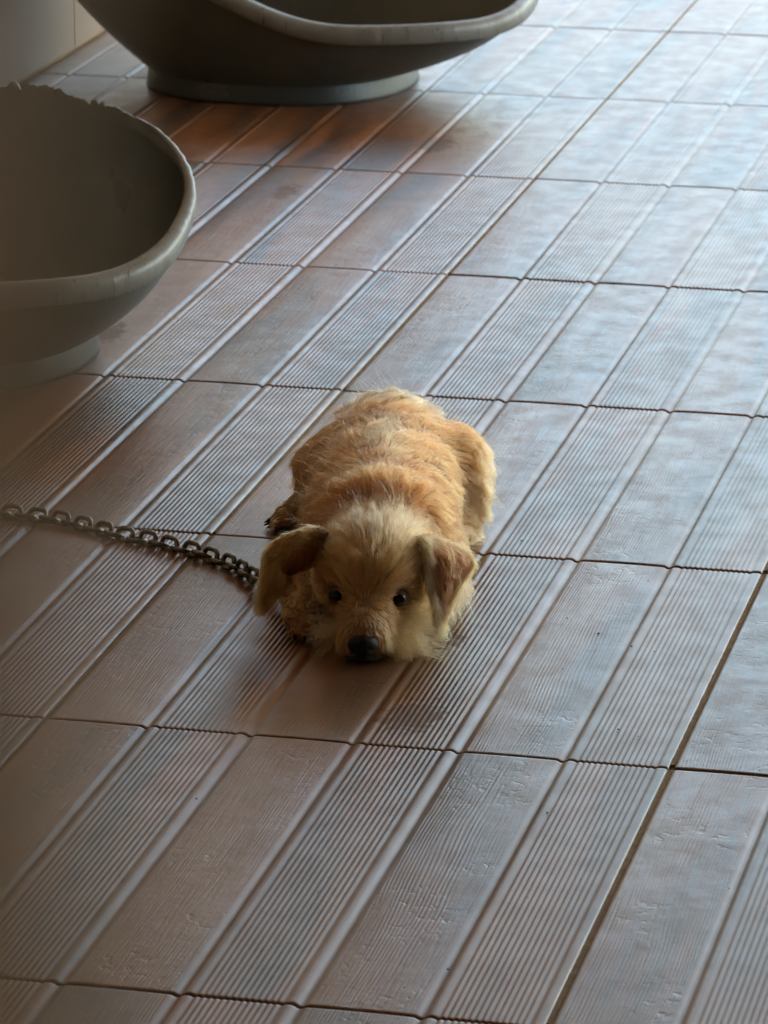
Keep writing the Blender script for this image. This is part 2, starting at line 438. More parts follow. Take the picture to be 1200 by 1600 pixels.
for i in range(nl):
    s = (i + .5) * PITCH
    p = at(s); d = (at(s + .006) - at(s - .006)).normalized()
    roll = R(18 + random.uniform(-10, 10)) if i % 2 == 0 else R(-62 + random.uniform(-12, 12))
    side_ = d.cross(Vector((0, 0, 1))).normalized(); upv = side_.cross(d)
    side2 = side_ * math.cos(roll) + upv * math.sin(roll); up2 = d.cross(side2)
    hz = .0021 + abs(math.sin(roll)) * .0054
    z = p.z - .006 + hz + .0004
    q = p.copy(); q.z = z
    q += side_ * random.uniform(-.0008, .0008)
    Mx = Matrix(((d.x, side2.x, -up2.x, q.x), (d.y, side2.y, -up2.y, q.y), (d.z, side2.z, -up2.z, q.z), (0, 0, 0, 1)))
    o = bpy.data.objects.new('link', lk_me); COL.objects.link(o); o.parent = chain
    o.matrix_local = Matrix.Translation(-Vector(path[0])) @ Mx

# ------------------------------------------------------------------ small dirt
def crumbs():
    V, F = [], []
    pts = [(1022, 1018), (987, 1010), (966, 1140), (855, 1270), (815, 845), (307, 1248), (342, 772), (302, 785), (700, 1515), (1040, 385), (935, 990)]
    pts += [(random.uniform(0, 1200), random.uniform(300, 1600)) for _ in range(90)]
    for n_, (x, y) in enumerate(pts):
        c = unp(x, y); r = random.uniform(.0011, .0019) if n_ < 11 else random.uniform(.0004, .0010)
        b = len(V)
        for i in range(6):
            a = i * math.pi / 3 + random.uniform(-.3, .3); q = r * random.uniform(.6, 1.2)
            V.append((c.x + q * math.cos(a), c.y + q * math.sin(a), .0001))
        V.append((c.x, c.y, r * .7 + .0002)); F += [(b + i, b + (i + 1) % 6, b + 6) for i in range(6)]
    return V, F
V, F = crumbs()
cr = mesh_obj('dirt_crumbs', V, F, simple_mat('dirt', (.03, .022, .015), (.06, .045, .03), 50)); cr['kind'] = 'stuff'
cr['label'] = 'tiny dark dirt crumbs scattered over the tiles'; cr['category'] = 'dirt'
# ------------------------------------------------------------------ DOG
DOGO = Vector((.26, .206, 0)); DROT = math.atan2(RT.y, RT.x)
Ra = np.array([RT.x, RT.y, 0.]); Rb = np.array([-RT.y, RT.x, 0.])
def to_dog(p):
    d = np.asarray(p, float) - np.array(DOGO); return np.array([d @ Ra, d @ Rb, d[2]])
camd = to_dog(CAM)
def ray(px, py):
    r = FW + RT * ((px - 600) / 6665.56) + UP * ((800 - py) / 6665.56); r = np.array(r); r /= np.linalg.norm(r)
    return np.array([r @ Ra, r @ Rb, r[2]])

def s_ell(P, c, r):
    q = (P - np.array(c)) / np.array(r); k = np.sqrt((q * q).sum(-1)); return (k - 1) * min(r)
def s_cap(P, a, b, ra, rb):
    a = np.array(a, float); b = np.array(b, float); d = b - a
    h = np.clip(((P - a) @ d) / (d @ d), 0, 1); return np.linalg.norm(P - a - h[..., None] * d, axis=-1) - (ra + (rb - ra) * h)
def smin(a, b, k):
    h = np.clip(.5 + .5 * (b - a) / k, 0, 1); return b * (1 - h) + a * h - k * h * (1 - h)

BODY = [  # (primitive, blend)
    (('e', (.012, .112, .070), (.050, .056, .044)), .02),
    (('e', (.010, .088, .056), (.046, .038, .034)), .02),
    (('c', (.002, .030, .030), (.008, .080, .050), .0200, .034), .012),
    (('e', (.004, .045, .020), (.025, .034, .018)), .015),
    (('c', (.012, .135, .062), (.018, .205, .072), .050, .062), .03),
    (('e', (.014, .245, .066), (.070, .090, .063)), .03),
    (('e', (.022, .350, .070), (.076, .145, .068)), .03),
    (('e', (.028, .480, .070), (.066, .105, .066)), .03),
    (('e', (.096, .478, .054), (.038, .066, .052)), .022),
    (('c', (.100, .440, .030), (.092, .400, .018), .024, .016), .015),
    (('c', (.096, .470, .014), (.098, .415, .011), .014, .012), .008),
    (('e', (-.034, .470, .050), (.036, .085, .050)), .02),
    (('c', (-.030, .490, .026), (-.066, .482, .018), .026, .0180), .012),
    (('c', (-.064, .482, .016), (-.084, .472, .0120), .0165, .0135), .006),
    (('c', (-.040, .240, .042), (-.060, .180, .028), .028, .022), .02),
    (('c', (-.068, .190, .026), (-.062, .110, .018), .021, .016), .012),
    (('c', (-.062, .115, .016), (-.054, .092, .0125), .0165, .0145), .008),
    (('c', (.070, .270, .042), (.080, .190, .028), .030, .022), .02),
    (('c', (.078, .195, .024), (.050, .120, .018), .019, .015), .012),
]
for i, dx in enumerate((-.0125, -.0042, .0042, .0125)):      # toes of the near paw
    yy = .078 + abs(dx) * .5
    BODY.append((('c', (-.054 + dx, .094, .013), (-.053 + dx * 1.15, yy, .0075), .0062, .0062), .004))
for i, dy in enumerate((-.013, -.0045, .0045, .012)):        # toes of the hind paw
    BODY.append((('c', (-.082, .472 + dy, .012), (-.098 + abs(dy) * .35, .467 + dy * 1.1, .0075), .0064, .0062), .004))
for i, dx in enumerate((-.010, 0, .010)):
    BODY.append((('c', (.098 + dx, .420, .010), (.099 + dx * 1.1, .402, .0072), .0062, .006), .004))
def sdf(P, extra=0.):
    d = None
    for (pr, k) in BODY:
        q = s_ell(P, pr[1], pr[2]) if pr[0] == 'e' else s_cap(P, *pr[1:])
        d = q if d is None else smin(d, q, k)
    # eye hollows
    for e in EYES: d = -smin(-d, np.linalg.norm(P - e, axis=-1) - .0088, .004)
    return np.maximum(d, .0006 - P[..., 2])
EYES = []
def trace(px, py, start=3.0):
    r = ray(px, py); t = start
    for _ in range(200):
        s = float(sdf((camd + r * t)[None])[0])
        if s < .0002: break
        t += max(s * .6, .0002)
        if t > 6: return None
    return camd + r * t
_eyes = []
for ex, ey in ((526, 930), (623, 935)):
    p = trace(ex, ey); _eyes.append(p + ray(ex, ey) * .0058)
NOSE = trace(567, 1010)
EYES = _eyes

def surface_nets(f, lo, hi, h):
    nx, ny, nz = [int(round((hi[i] - lo[i]) / h)) + 1 for i in range(3)]
    gx, gy, gz = [lo[i] + h * np.arange(n) for i, n in enumerate((nx, ny, nz))]
    D = np.empty((nx, ny, nz), np.float32)
    for i in range(nx):
        P = np.stack(np.meshgrid([gx[i]], gy, gz, indexing='ij'), -1)[0]; D[i] = f(P)
    S = D < 0
    c = [S[a:nx - 1 + a, b:ny - 1 + b, e:nz - 1 + e] for a in (0, 1) for b in (0, 1) for e in (0, 1)]
    cnt = sum(q.astype(np.int8) for q in c); act = (cnt > 0) & (cnt < 8)
    idx = -np.ones(act.shape, np.int64); ids = np.argwhere(act); idx[act] = np.arange(len(ids))
    pos = np.zeros((len(ids), 3)); w = np.zeros(len(ids))
    corners = [(a, b, e) for a in (0, 1) for b in (0, 1) for e in (0, 1)]
    I, J, K = ids.T
    for p in corners:
        for ax in range(3):
            if p[ax]: continue
            q = list(p); q[ax] = 1
            d0 = D[I + p[0], J + p[1], K + p[2]]; d1 = D[I + q[0], J + q[1], K + q[2]]
            m = (d0 < 0) != (d1 < 0); t = np.where(m, d0 / np.where(m, d0 - d1, 1), 0)
            P = np.tile(np.array(p, float), (len(ids), 1)); P[:, ax] += t
            pos[m] += P[m]; w[m] += 1
    pos = (ids + pos / w[:, None]) * h + np.array(lo)
    F = []
    for ax in range(3):
        a1, a2 = (ax + 1) % 3, (ax + 2) % 3
        sl0 = [slice(None)] * 3; sl1 = [slice(None)] * 3; sl0[ax] = slice(0, -1); sl1[ax] = slice(1, None)
        A, B = S[tuple(sl0)], S[tuple(sl1)]; E = np.argwhere(A != B); inside = A[tuple(E.T)]
        ok = (E[:, a1] > 0) & (E[:, a2] > 0) & (E[:, a1] < act.shape[a1]) & (E[:, a2] < act.shape[a2]); E = E[ok]; inside = inside[ok]
        o1 = np.zeros(3, int); o1[a1] = 1; o2 = np.zeros(3, int); o2[a2] = 1
        q = [idx[tuple((E - o).T)] for o in (0 * o1, o1, o1 + o2, o2)]
        Q = np.stack(q, 1); Q[~inside] = Q[~inside][:, ::-1]; F.append(Q)
    return pos, np.concatenate(F)

SV, SF = surface_nets(sdf, (-.15, -.01, -.006), (.18, .66, .17), .0032)
dog = empty('dog', tuple(DOGO), DROT)
dog['label'] = 'small shaggy tan dog lying flat on the tiles with its chin down'; dog['category'] = 'dog'
skin = NT('dog_skin'); gg = skin.node('ShaderNodeTexCoord').outputs['Object']
skin.set(Base_Color=skin.mix(skin.noise(gg, 30.), (.20, .105, .045, 1), (.30, .17, .075, 1)), Roughness=.9)
body = mesh_obj('body', SV, SF, skin.m, dog, True)

# ---- ears: folded sheets of their own
def patch(rows, nu=14, nv=18, thick=.0022):
    """rows of control points (each a list of equal length) -> smooth two-sided leaf"""
    Rw = np.array(rows, float)
    def cr(P, t):
        n = len(P) - 1; x = t * n; i = min(int(x), n - 1); t = x - i
        p0, p1, p2, p3 = P[max(i - 1, 0)], P[i], P[i + 1], P[min(i + 2, n)]
        return .5 * (2 * p1 + (p2 - p0) * t + (2 * p0 - 5 * p1 + 4 * p2 - p3) * t * t + (3 * p1 - p0 - 3 * p2 + p3) * t ** 3)
    G = np.zeros((nv + 1, nu + 1, 3))
    for j in range(nv + 1):
        row = np.array([cr(Rw[:, k], j / nv) for k in range(Rw.shape[1])])
        for i in range(nu + 1): G[j, i] = cr(row, i / nu)
    du = np.gradient(G, axis=1); dv = np.gradient(G, axis=0); N = np.cross(du, dv); N /= np.linalg.norm(N, axis=-1, keepdims=True) + 1e-9
    return G, N, dv / (np.linalg.norm(dv, axis=-1, keepdims=True) + 1e-9)
def leaf_mesh(name, G, N, mat, parent, th=.0012):
    nv, nu = G.shape[0], G.shape[1]
    V = np.concatenate([(G + N * th).reshape(-1, 3), (G - N * th).reshape(-1, 3)]); o = nv * nu; F = []
    for j in range(nv - 1):
        for i in range(nu - 1):
            a = j * nu + i; F.append((a, a + 1, a + nu + 1, a + nu)); F.append((o + a, o + a + nu, o + a + nu + 1, o + a + 1))
    loop = [i for i in range(nu)] + [j * nu + nu - 1 for j in range(1, nv)] + [(nv - 1) * nu + i for i in range(nu - 2, -1, -1)] + [j * nu for j in range(nv - 2, 0, -1)]
    for k in range(len(loop)):
        a, b = loop[k], loop[(k + 1) % len(loop)]; F.append((b, a, o + a, o + b))
    return mesh_obj(name, V, F, mat, parent, True)
def pt(px, py, b):
    r = ray(px, py); t = (b - camd[1]) / r[1]; return camd + r * t
EAR_L = [  # root line, fold ridge, flap, tip: inner edge to outer edge
    [pt(520, 835, .120), pt(503, 858, .118), pt(492, 885, .112)],
    [pt(492, 823, .108), pt(472, 848, .098), pt(462, 895, .104)],
    [pt(440, 838, .096), pt(440, 870, .088), pt(446, 905, .100)],
    [pt(416, 864, .090), pt(430, 892, .082), pt(450, 910, .090)],
    [pt(408, 922, .088), pt(416, 932, .084), pt(427, 930, .086)]]
EAR_R = [
    [pt(648, 838, .108), pt(668, 836, .122), pt(694, 846, .132)],
    [pt(655, 850, .094), pt(690, 852, .102), pt(722, 862, .122)],
    [pt(662, 885, .080), pt(698, 878, .082), pt(738, 882, .104)],
    [pt(672, 925, .074), pt(696, 915, .074), pt(722, 908, .090)],
    [pt(684, 958, .076), pt(690, 960, .076), pt(696, 954, .080)]]
earmat = NT('ear_skin'); gg = earmat.node('ShaderNodeTexCoord').outputs['Object']
earmat.set(Base_Color=earmat.mix(earmat.noise(gg, 60.), (.34, .145, .06, 1), (.42, .19, .08, 1)), Roughness=.8)
GL, NL, DL = patch(EAR_L); GR, NR_, DR = patch(EAR_R)
ear_l = leaf_mesh('ear', GL, NL, earmat.m, dog); ear_l['label'] = 'golden ear drooping down over the chain'
ear_r = leaf_mesh('ear', GR, NR_, earmat.m, dog); ear_r['label'] = 'folded ear with dark reddish brown flap and pale fringe'

# ---- eyes, lids, nose, mouth, claws, collar
def sphere(c, r, nu=24, nv=14, sq=(1, 1, 1)):
    V = [(c[0], c[1], c[2] + r * sq[2])]
    for j in range(1, nv):
        for i in range(nu):
            t, p = math.pi * j / nv, 2 * math.pi * i / nu
            V.append((c[0] + r * sq[0] * math.sin(t) * math.cos(p), c[1] + r * sq[1] * math.sin(t) * math.sin(p), c[2] + r * sq[2] * math.cos(t)))
    V.append((c[0], c[1], c[2] - r * sq[2])); F = [(0, 1 + i, 1 + (i + 1) % nu) for i in range(nu)]
    for j in range(nv - 2):
        for i in range(nu): a = 1 + j * nu; F.append((a + i, a + nu + i, a + nu + (i + 1) % nu, a + (i + 1) % nu))
    e = len(V) - 1; a = 1 + (nv - 2) * nu; F += [(e, a + (i + 1) % nu, a + i) for i in range(nu)]
    return V, F
me_ = NT('dark_eye'); me_.set(Base_Color=(.007, .004, .003, 1), Roughness=.06, IOR=1.4)
ml = NT('eyelid'); ml.set(Base_Color=(.02, .013, .010, 1), Roughness=.85)
mlid = NT('lid_skin'); mlid.set(Base_Color=(.07, .032, .016, 1), Roughness=.75)
mn = NT('nose_leather'); gg = mn.node('ShaderNodeTexCoord').outputs['Object']
vor = mn.node('ShaderNodeTexVoronoi', {'Vector': gg, 'Scale': 900.}).outputs[0]
mn.b.inputs['Specular IOR Level'].default_value = .3
mn.set(Base_Color=(.006, .005, .005, 1), Roughness=.5, Normal=mn.bump(vor, .8, .0004))
for e in EYES:
    tocam = camd - e; tocam /= np.linalg.norm(tocam)
    V, F = sphere(e, .0080); mesh_obj('eye', V, F, me_.m, dog, True)
    # lids: a shell over the eyeball, open in a low almond
    u = np.cross(tocam, (0, 0, 1)); u /= np.linalg.norm(u); w = np.cross(u, tocam)
    for sgn, lim in ((1, .50), (-1, .58)):
        V, F = [], []; n1, n2 = 18, 7
        for i in range(n1 + 1):
            az = math.pi * i / n1 - math.pi / 2; op = lim * math.cos(az) ** .8 if abs(az) < 1.55 else 0.
            for j in range(n2 + 1):
                el = math.asin(min(op, .95)) + (math.pi / 2 - .05 - math.asin(min(op, .95))) * j / n2
                rr = .0087 if j else .0083
                V.append(e + rr * (tocam * math.cos(el) * math.cos(az) + u * math.cos(el) * math.sin(az) + w * (sgn * math.sin(el))))
        for i in range(n1):
            for j in range(n2):
                q = (i * (n2 + 1) + j, (i + 1) * (n2 + 1) + j, (i + 1) * (n2 + 1) + j + 1, i * (n2 + 1) + j + 1); F.append(q if sgn > 0 else q[::-1])
        mesh_obj('eyelid', V, F, mlid.m, dog, True)
NC_ = NOSE + np.array([0, .004, -.0005])
def nose_sdf(P):
    q = P - NC_
    d = s_ell(q, (0, 0, .0015), (.0150, .0105, .0105)); d = smin(d, s_ell(q, (0, -.0015, -.006), (.0085, .008, .0075)), .006)
    for s_ in (-1, 1): d = -smin(-d, s_cap(q, (s_ * .0062, -.0115, -.0015), (s_ * .0115, -.0075, -.003), .0021, .0018), .0015)
    return -smin(-d, s_cap(q, (0, -.0105, .0), (0, -.0085, -.013), .0008, .0010), .0012)
V, F = surface_nets(nose_sdf, tuple(NC_ - .018), tuple(NC_ + .018), .0008)
mesh_obj('nose', V, F, mn.m, dog, True)
# lips: dark line under the nose, resting just above the floor
V, F = [], []; n1, n2 = 24, 8
for i in range(n1 + 1):
    t = i / n1 * 2 - 1; c = np.array([.002 + t * .020, .011 + .014 * t * t, .0060 - .001 * abs(t)]); r_ = .0026 * (1 - t * t) ** .5 + .0006
    for j in range(n2): q = 2 * math.pi * j / n2; V.append(c + np.array([0, r_ * math.cos(q), r_ * .9 * math.sin(q)]))
F = [(i * n2 + j, (i + 1) * n2 + j, (i + 1) * n2 + (j + 1) % n2, i * n2 + (j + 1) % n2) for i in range(n1) for j in range(n2)]
mesh_obj('mouth', V, F, ml.m, dog, True)
def claw(p, d, L=.009, r=.0021):
    d = np.array(d, float); d /= np.linalg.norm(d); u = np.cross(d, (0, 0, 1)); u /= np.linalg.norm(u); w = np.cross(u, d); V, F = [], []
    for k, (s_, rr, dz) in enumerate(((0, 1, 0), (.45, .8, -.0003), (.8, .45, -.0012), (1, .08, -.0022))):
        for j in range(8): q = 2 * math.pi * j / 8; V.append(np.array(p) + d * (s_ * L) + np.array([0, 0, dz]) + (u * math.cos(q) + w * math.sin(q)) * r * rr)
    for k in range(3):
        for j in range(8): F.append((k * 8 + j, k * 8 + (j + 1) % 8, (k + 1) * 8 + (j + 1) % 8, (k + 1) * 8 + j))
    mesh_obj('claw', V, F, ml.m, dog, True)
for dx in (-.0125, -.0042, .0042, .0125): claw((-.053 + dx * 1.15, .073 + abs(dx) * .5, .0075), (dx * 4, -1, -.05))
for dy in (-.013, -.0045, .0045, .012): claw((-.102 + abs(dy) * .35, .467 + dy * 1.1, .0070), (-1, -.25 + dy * 8, -.05))
for dx in (-.010, 0, .010): claw((.099 + dx * 1.1, .396, .0070), (dx * 6, -1, -.05), .006, .0017)
mc = simple_mat('dark_webbing', (.015, .014, .013), (.03, .028, .025), 200, .8)
V, F = [], []; n1 = 60
for i in range(n1):
    t = 2 * math.pi * i / n1
    for rr, w_ in ((.054, -.007), (.0565, -.007), (.0565, .007), (.054, .007)):
        V.append((.014 + rr * math.cos(t) * 1.0, .168 + w_ + .02 * math.sin(t), .068 + (rr - .002) * math.sin(t) * .98))
F = [(i * 4 + j, i * 4 + (j + 1) % 4, ((i + 1) % n1) * 4 + (j + 1) % 4, ((i + 1) % n1) * 4 + j) for i in range(n1) for j in range(4)]
collar = mesh_obj('collar', V, F, mc, dog)
# black ring of the collar that the chain is hooked to
V, F = [], []; rc = pt(444, 915, .14)
for i in range(24):
    t = 2 * math.pi * i / 24
    for j in range(8):
        q = 2 * math.pi * j / 8; rr = .0090 + .0026 * math.cos(q); V.append((rc[0] + rr * math.cos(t), rc[1] + .006 * math.sin(t) , rc[2] + rr * .7 * math.sin(t) + .0024 * math.sin(q)))
F = [(i * 8 + j, i * 8 + (j + 1) % 8, ((i + 1) % 24) * 8 + (j + 1) % 8, ((i + 1) % 24) * 8 + j) for i in range(24) for j in range(8)]
mesh_obj('ring', V, F, mc, collar, True)

# ---- fur
def vnoise(P, freq, seed):
    """smooth pseudo-random vectors: sums of sines"""
    r = np.random.default_rng(seed); out = np.zeros(P.shape)
    for _ in range(7):
        k = r.normal(size=(3, 3)) * freq; ph = r.uniform(0, 6.28, 3); out += np.sin(P @ k.T + ph)
    return out / 2.6
def norm(v): return v / (np.linalg.norm(v, axis=-1, keepdims=True) + 1e-9)
TR = np.concatenate([SF[:, [0, 1, 2]], SF[:, [0, 2, 3]]])
A_, B_, C_ = SV[TR[:, 0]], SV[TR[:, 1]], SV[TR[:, 2]]
area = np.linalg.norm(np.cross(B_ - A_, C_ - A_), axis=1) / 2
cen = (A_ + B_ + C_) / 3
def grad(P):
    e = .0012; g = np.stack([sdf(P + d) - sdf(P - d) for d in np.eye(3) * e], -1); return norm(g)
def sample(n):
    headw = np.where(cen[:, 1] < .15, 2.3, 1.0); pw = area * headw * (cen[:, 2] > .004)
    i = rng.choice(len(TR), n, p=pw / pw.sum()); u, v = rng.random(n), rng.random(n); m = u + v > 1; u[m], v[m] = 1 - u[m], 1 - v[m]
    return A_[i] + (B_ - A_)[i] * u[:, None] + (C_ - A_)[i] * v[:, None]
MUZ = np.array([.004, .040, .050])
def sm(x, a, b): t = np.clip((x - a) / (b - a), 0, 1); return t * t * (3 - 2 * t)
def groom(P):
    """direction, length, colour and droop for roots P"""
    N = grad(P); n = len(P); a, b, h = P.T
    wh = 1 - sm(b + (h - .09) * .25, .135, .175)     # head weight
    # body flow: back from the neck, out and down from the spine
    spine = .018 + .01 * sm(b, .2, .5)
    side = np.clip((a - spine) / .07, -1.2, 1.2)
    D = np.stack([side * .50, np.full(n, .95), -.10 - .62 * np.abs(side) ** 1.5], 1)
    rump = sm(b, .44, .56)
    D[:, 2] += rump * .35; D[:, 0] += rump * vnoise(P, 60, 5)[:, 0] * .6; D[:, 1] *= (1 - .6 * rump)
    # haunch and hind legs: downwards and forward
    leg = sm(np.abs(a - .02), .085, .11) * sm(b, .36, .42)
    D = D * (1 - leg[:, None]) + leg[:, None] * np.stack([-.05 * np.sign(a), -.40 + 0 * a, -.8 + 0 * a], 1)
    DH = norm(P - MUZ); DH[:, 2] += -.18 * sm(-h, -.06, -.02) ; DH[:, 1] += .15
    D = D * (1 - wh[:, None]) + DH * wh[:, None]
    paw = sm(-h, -.042, -.034) * np.maximum(1 - sm(np.abs(a + .060), .030, .040), 0) * sm(b, .068, .074) * (1 - sm(b, .19, .22)) * 1.0
    paw = paw * (1 - sm(a, -.040, -.034))
    wh = wh * (1 - sm(np.abs(a - .01), .056, .066) * sm(-h, -.05, -.04))
    wh = wh * (1 - paw)
    D = D * (1 - paw[:, None]) + paw[:, None] * np.array([0, -1, -.2])
    hpaw = (1 - sm(a, -.072, -.062)) * sm(b, .40, .42)
    D = D * (1 - hpaw[:, None]) + hpaw[:, None] * np.array([-1, -.1, -.2])
    D += vnoise(P, 45, 1) * (.38 - .22 * wh)[:, None] + vnoise(P, 130, 2) * (.36 - .22 * wh)[:, None]
    D = D - N * (D * N).sum(1, keepdims=True)
    D = norm(D)
    lift = .36 - .06 * wh + .25 * rump
    L = .027 + .007 * vnoise(P, 60, 3)[:, 0] + rng.normal(size=n) * .003
    de = np.minimum(np.linalg.norm(P - EYES[0], axis=1), np.linalg.norm(P - EYES[1], axis=1))
    dn = np.linalg.norm(P - NOSE, axis=1)
    Lh = .0060 + .017 * sm(dn, .018, .075) + .010 * sm(b, .09, .13)
    Lh = Lh + .012 * sm(-h, -.045, -.02) * sm(dn, .018, .03)            # whiskery muzzle and cheeks
    Lh *= .35 + .65 * sm(de, .010, .024)
    # bridge hairs below the eyes must not cross them
    L = L * (1 - wh) + Lh * wh * rng.uniform(.7, 1.15, n)
    low = np.maximum(paw, hpaw); L = L * (1 - low) + .010 * low
    L *= np.where((wh < .5) & (h < .02) & (b < .4), .7, 1)
    lift = lift * (1 - low) + .25 * low
    # colour
    tan = np.array([.29, .070, .014]); gold = np.array([.41, .115, .027]); cream = np.array([.60, .255, .095]); white = np.array([.74, .48, .27]); brown = np.array([.20, .055, .016])
    nz = vnoise(P, 30, 8)[:, :1] * .5 + .5; nf = rng.random((n, 1))
    col = tan * (1 - nz) + gold * nz
    sidec = sm(np.abs(a - .018), .06, .10)[:, None] * .55 * (1 - sm(h, .04, .1))[:, None]
    col = col * (1 - sidec) + cream * sidec
    mid = (sm(-np.abs(a - spine), -.03, -.004) * sm(b, .2, .3))[:, None] * .85 * (vnoise(P, 80, 9)[:, :1] * .5 + .6).clip(0, 1)
    col = col * (1 - mid) + cream * mid
    rp = (rump * sm(h, .10, .14))[:, None] * (.35 + .5 * nf); col = col * (1 - rp) + white * rp * 1.0
    rumpdark = (rump * sm(vnoise(P, 70, 12)[:, 0], .2, .8))[:, None] * .5; col = col * (1 - rumpdark) + brown * rumpdark
    legc = leg[:, None] * .6; col = col * (1 - legc) + (gold * .4 + cream * .6) * legc
    # head: pale crown and muzzle, darker tan between the eyes and up the forehead sides
    hc = (cream * .68 + gold * .32) * 1.08
    crown = sm(h, .085, .12)[:, None]; hcol = hc * (1 - crown) + (cream * .8 + white * .2) * crown
    dk = (sm(-dn, -.075, -.045) * sm(dn, .018, .03) * sm(h, .035, .05))[:, None] * .28; hcol = hcol * (1 - dk) + (tan * .8 + gold * .2) * dk
    st = sm(vnoise(P * np.array([1, .3, .4]), 170, 14)[:, :1], .1, .9) * .45; hcol = hcol * (1 - st) + tan * st
    col = col * (1 - wh[:, None]) + hcol * wh[:, None]
    pwc = low[:, None] * .7; col = col * (1 - pwc) + (gold * .6 + cream * .5) * pwc
    clawd = (low * sm(-h, -.009, -.005))[:, None] * .7; col = col * (1 - clawd) + brown * .4 * clawd
    eyec = (1 - sm(de, .0100, .0140))[:, None] * .6; col = col * (1 - eyec) + brown * .35 * eyec
    lip = (sm(-h, -.014, -.009) * (1 - sm(np.abs(a - .002), .02, .032)) * (b < .05))[:, None] * .9; col = col * (1 - lip) + brown * .25 * lip
    return N, D, L, lift, col, wh, de, dn, low
NPT = 7
def strands(P, N, D, L, lift, droop, curl, seed, clump=None, tipspread=.0):
    n = len(P); r = np.random.default_rng(seed); pts = np.zeros((n, NPT, 3)); pts[:, 0] = P - N * .0008
    bend = norm(r.normal(size=(n, 3))) * curl[:, None]
    d = norm(D + N * lift[:, None] * 1.6)
    for k in range(1, NPT):
        t = k / (NPT - 1)
        dd = norm(D + N * (lift * (1.6 - 1.5 * t))[:, None] + bend * t + np.array([0, 0, -1]) * (droop * t)[:, None])
        pts[:, k] = pts[:, k - 1] + dd * (L / (NPT - 1))[:, None]
    pts[:, :, 2] = np.maximum(pts[:, :, 2], .0012 + r.random((n, 1)) * .0015)
    return pts
def clumpify(pts, P, ncl, seed, amount=.75):
    r = np.random.default_rng(seed); c = r.choice(len(P), ncl, replace=False); Cc = P[c]
    near = np.zeros(len(P), int); best = np.full(len(P), 9.)
    # grid-binned nearest clump centre
    from mathutils import kdtree
    kd = kdtree.KDTree(ncl)
    for i, q in enumerate(Cc): kd.insert(q, i)
    kd.balance()
    near = np.array([kd.find(q)[1] for q in P])
    g = pts[c][near]; off = pts - g
    t = np.linspace(0, 1, NPT)[None, :, None] ** 1.3
    am = (amount * r.uniform(.5, 1.0, ncl))[near][:, None, None]
    return g + off * (1 - am * t), near
def add_fur(name, pts, col, rad, parent, mat):
    n = len(pts); cu = bpy.data.hair_curves.new(name); cu.add_curves([NPT] * n)
    cu.points.foreach_set('position', pts.reshape(-1).astype(np.float32))
    at_ = cu.attributes.get('radius') or cu.attributes.new('radius', 'FLOAT', 'POINT')
    prof_ = np.array([1, 1, .95, .85, .7, .45, .12]); rr = (rad[:, None] * prof_[None]).astype(np.float32).reshape(-1)
    at_.data.foreach_set('value', rr)
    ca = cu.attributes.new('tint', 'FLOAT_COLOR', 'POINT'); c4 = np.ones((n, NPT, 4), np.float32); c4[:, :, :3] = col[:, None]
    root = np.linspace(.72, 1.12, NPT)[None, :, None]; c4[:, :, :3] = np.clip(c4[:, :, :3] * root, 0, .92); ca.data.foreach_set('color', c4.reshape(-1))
    o = bpy.data.objects.new(name, cu); COL.objects.link(o); o.parent = parent; cu.materials.append(mat); return o
fm = bpy.data.materials.new('fur'); fm.use_nodes = True; fn = fm.node_tree.nodes; fn.clear()
hb = fn.new('ShaderNodeBsdfHairPrincipled'); hb.parametrization = 'COLOR'; hb.inputs['Roughness'].default_value = .38; hb.inputs['Radial Roughness'].default_value = .45
fa = fn.new('ShaderNodeAttribute'); fa.attribute_name = 'tint'; fo = fn.new('ShaderNodeOutputMaterial')
fm.node_tree.links.new(fa.outputs['Color'], hb.inputs['Color']); fm.node_tree.links.new(hb.outputs[0], fo.inputs[0])
NFUR = 110000
P = sample(NFUR); N, D, L, lift, col, wh, de, dn, low = groom(P)
keep = (de > .0100) & (np.linalg.norm((P - NC_) / np.array([1.1, 1, 1]), axis=1) > .0150) & ((N[:, 2] > -.75) | (P[:, 2] > .03))
P, N, D, L, lift, col, wh, de, dn, low = [q[keep] for q in (P, N, D, L, lift, col, wh, de, dn, low)]
n = len(P)
pts = strands(P, N, D, L, lift, .25 + .2 * (1 - wh), .25 + .35 * rng.random(n), 3)
pts, near = clumpify(pts, P, n // 24, 4, .78)
cj = rng.normal(size=n // 24 + 1) * .10; col = col * np.clip(1 + cj[near][:, None] + rng.normal(size=(n, 1)) * .10, .6, 1.4)
# keep strands off the eyes and the nose
for c, rr in ((EYES[0], .0095), (EYES[1], .0095), (NC_, .0135)):
    v = norm(camd - c); q = pts - c; along = q @ v; perp = q - along[..., None] * v; pd = np.hypot(np.linalg.norm(perp[..., :2], axis=-1), (perp[..., 2] + (.0012 if rr < .01 else 0)) * (1.5 if rr < .01 else 1))
    bad = ((pd < rr * .66) & (along > -.002)).any(1)
    pts = pts[~bad]; col = col[~bad]; wh = wh[~bad]
n = len(pts)
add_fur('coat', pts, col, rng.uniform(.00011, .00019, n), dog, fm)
# stray long hairs: loose wisps outside the coat
P = sample(6500); N, D, L, lift, col, wh, de, dn, low = groom(P); k_ = (de > .018) & (dn > .022) & (low < .2) & (P[:, 2] > .02); P, N, D, L, lift, col, wh = [q[k_] for q in (P, N, D, L, lift, col, wh)]
pts = strands(P, N, norm(D + rng.normal(size=P.shape) * .3), L * 1.25, lift * 1.1, .35 + 0 * L, 1.1 + 0 * L, 9)
add_fur('wisps', pts, np.clip(col * 1.25, 0, .9), rng.uniform(.00008, .00012, len(P)), dog, fm)
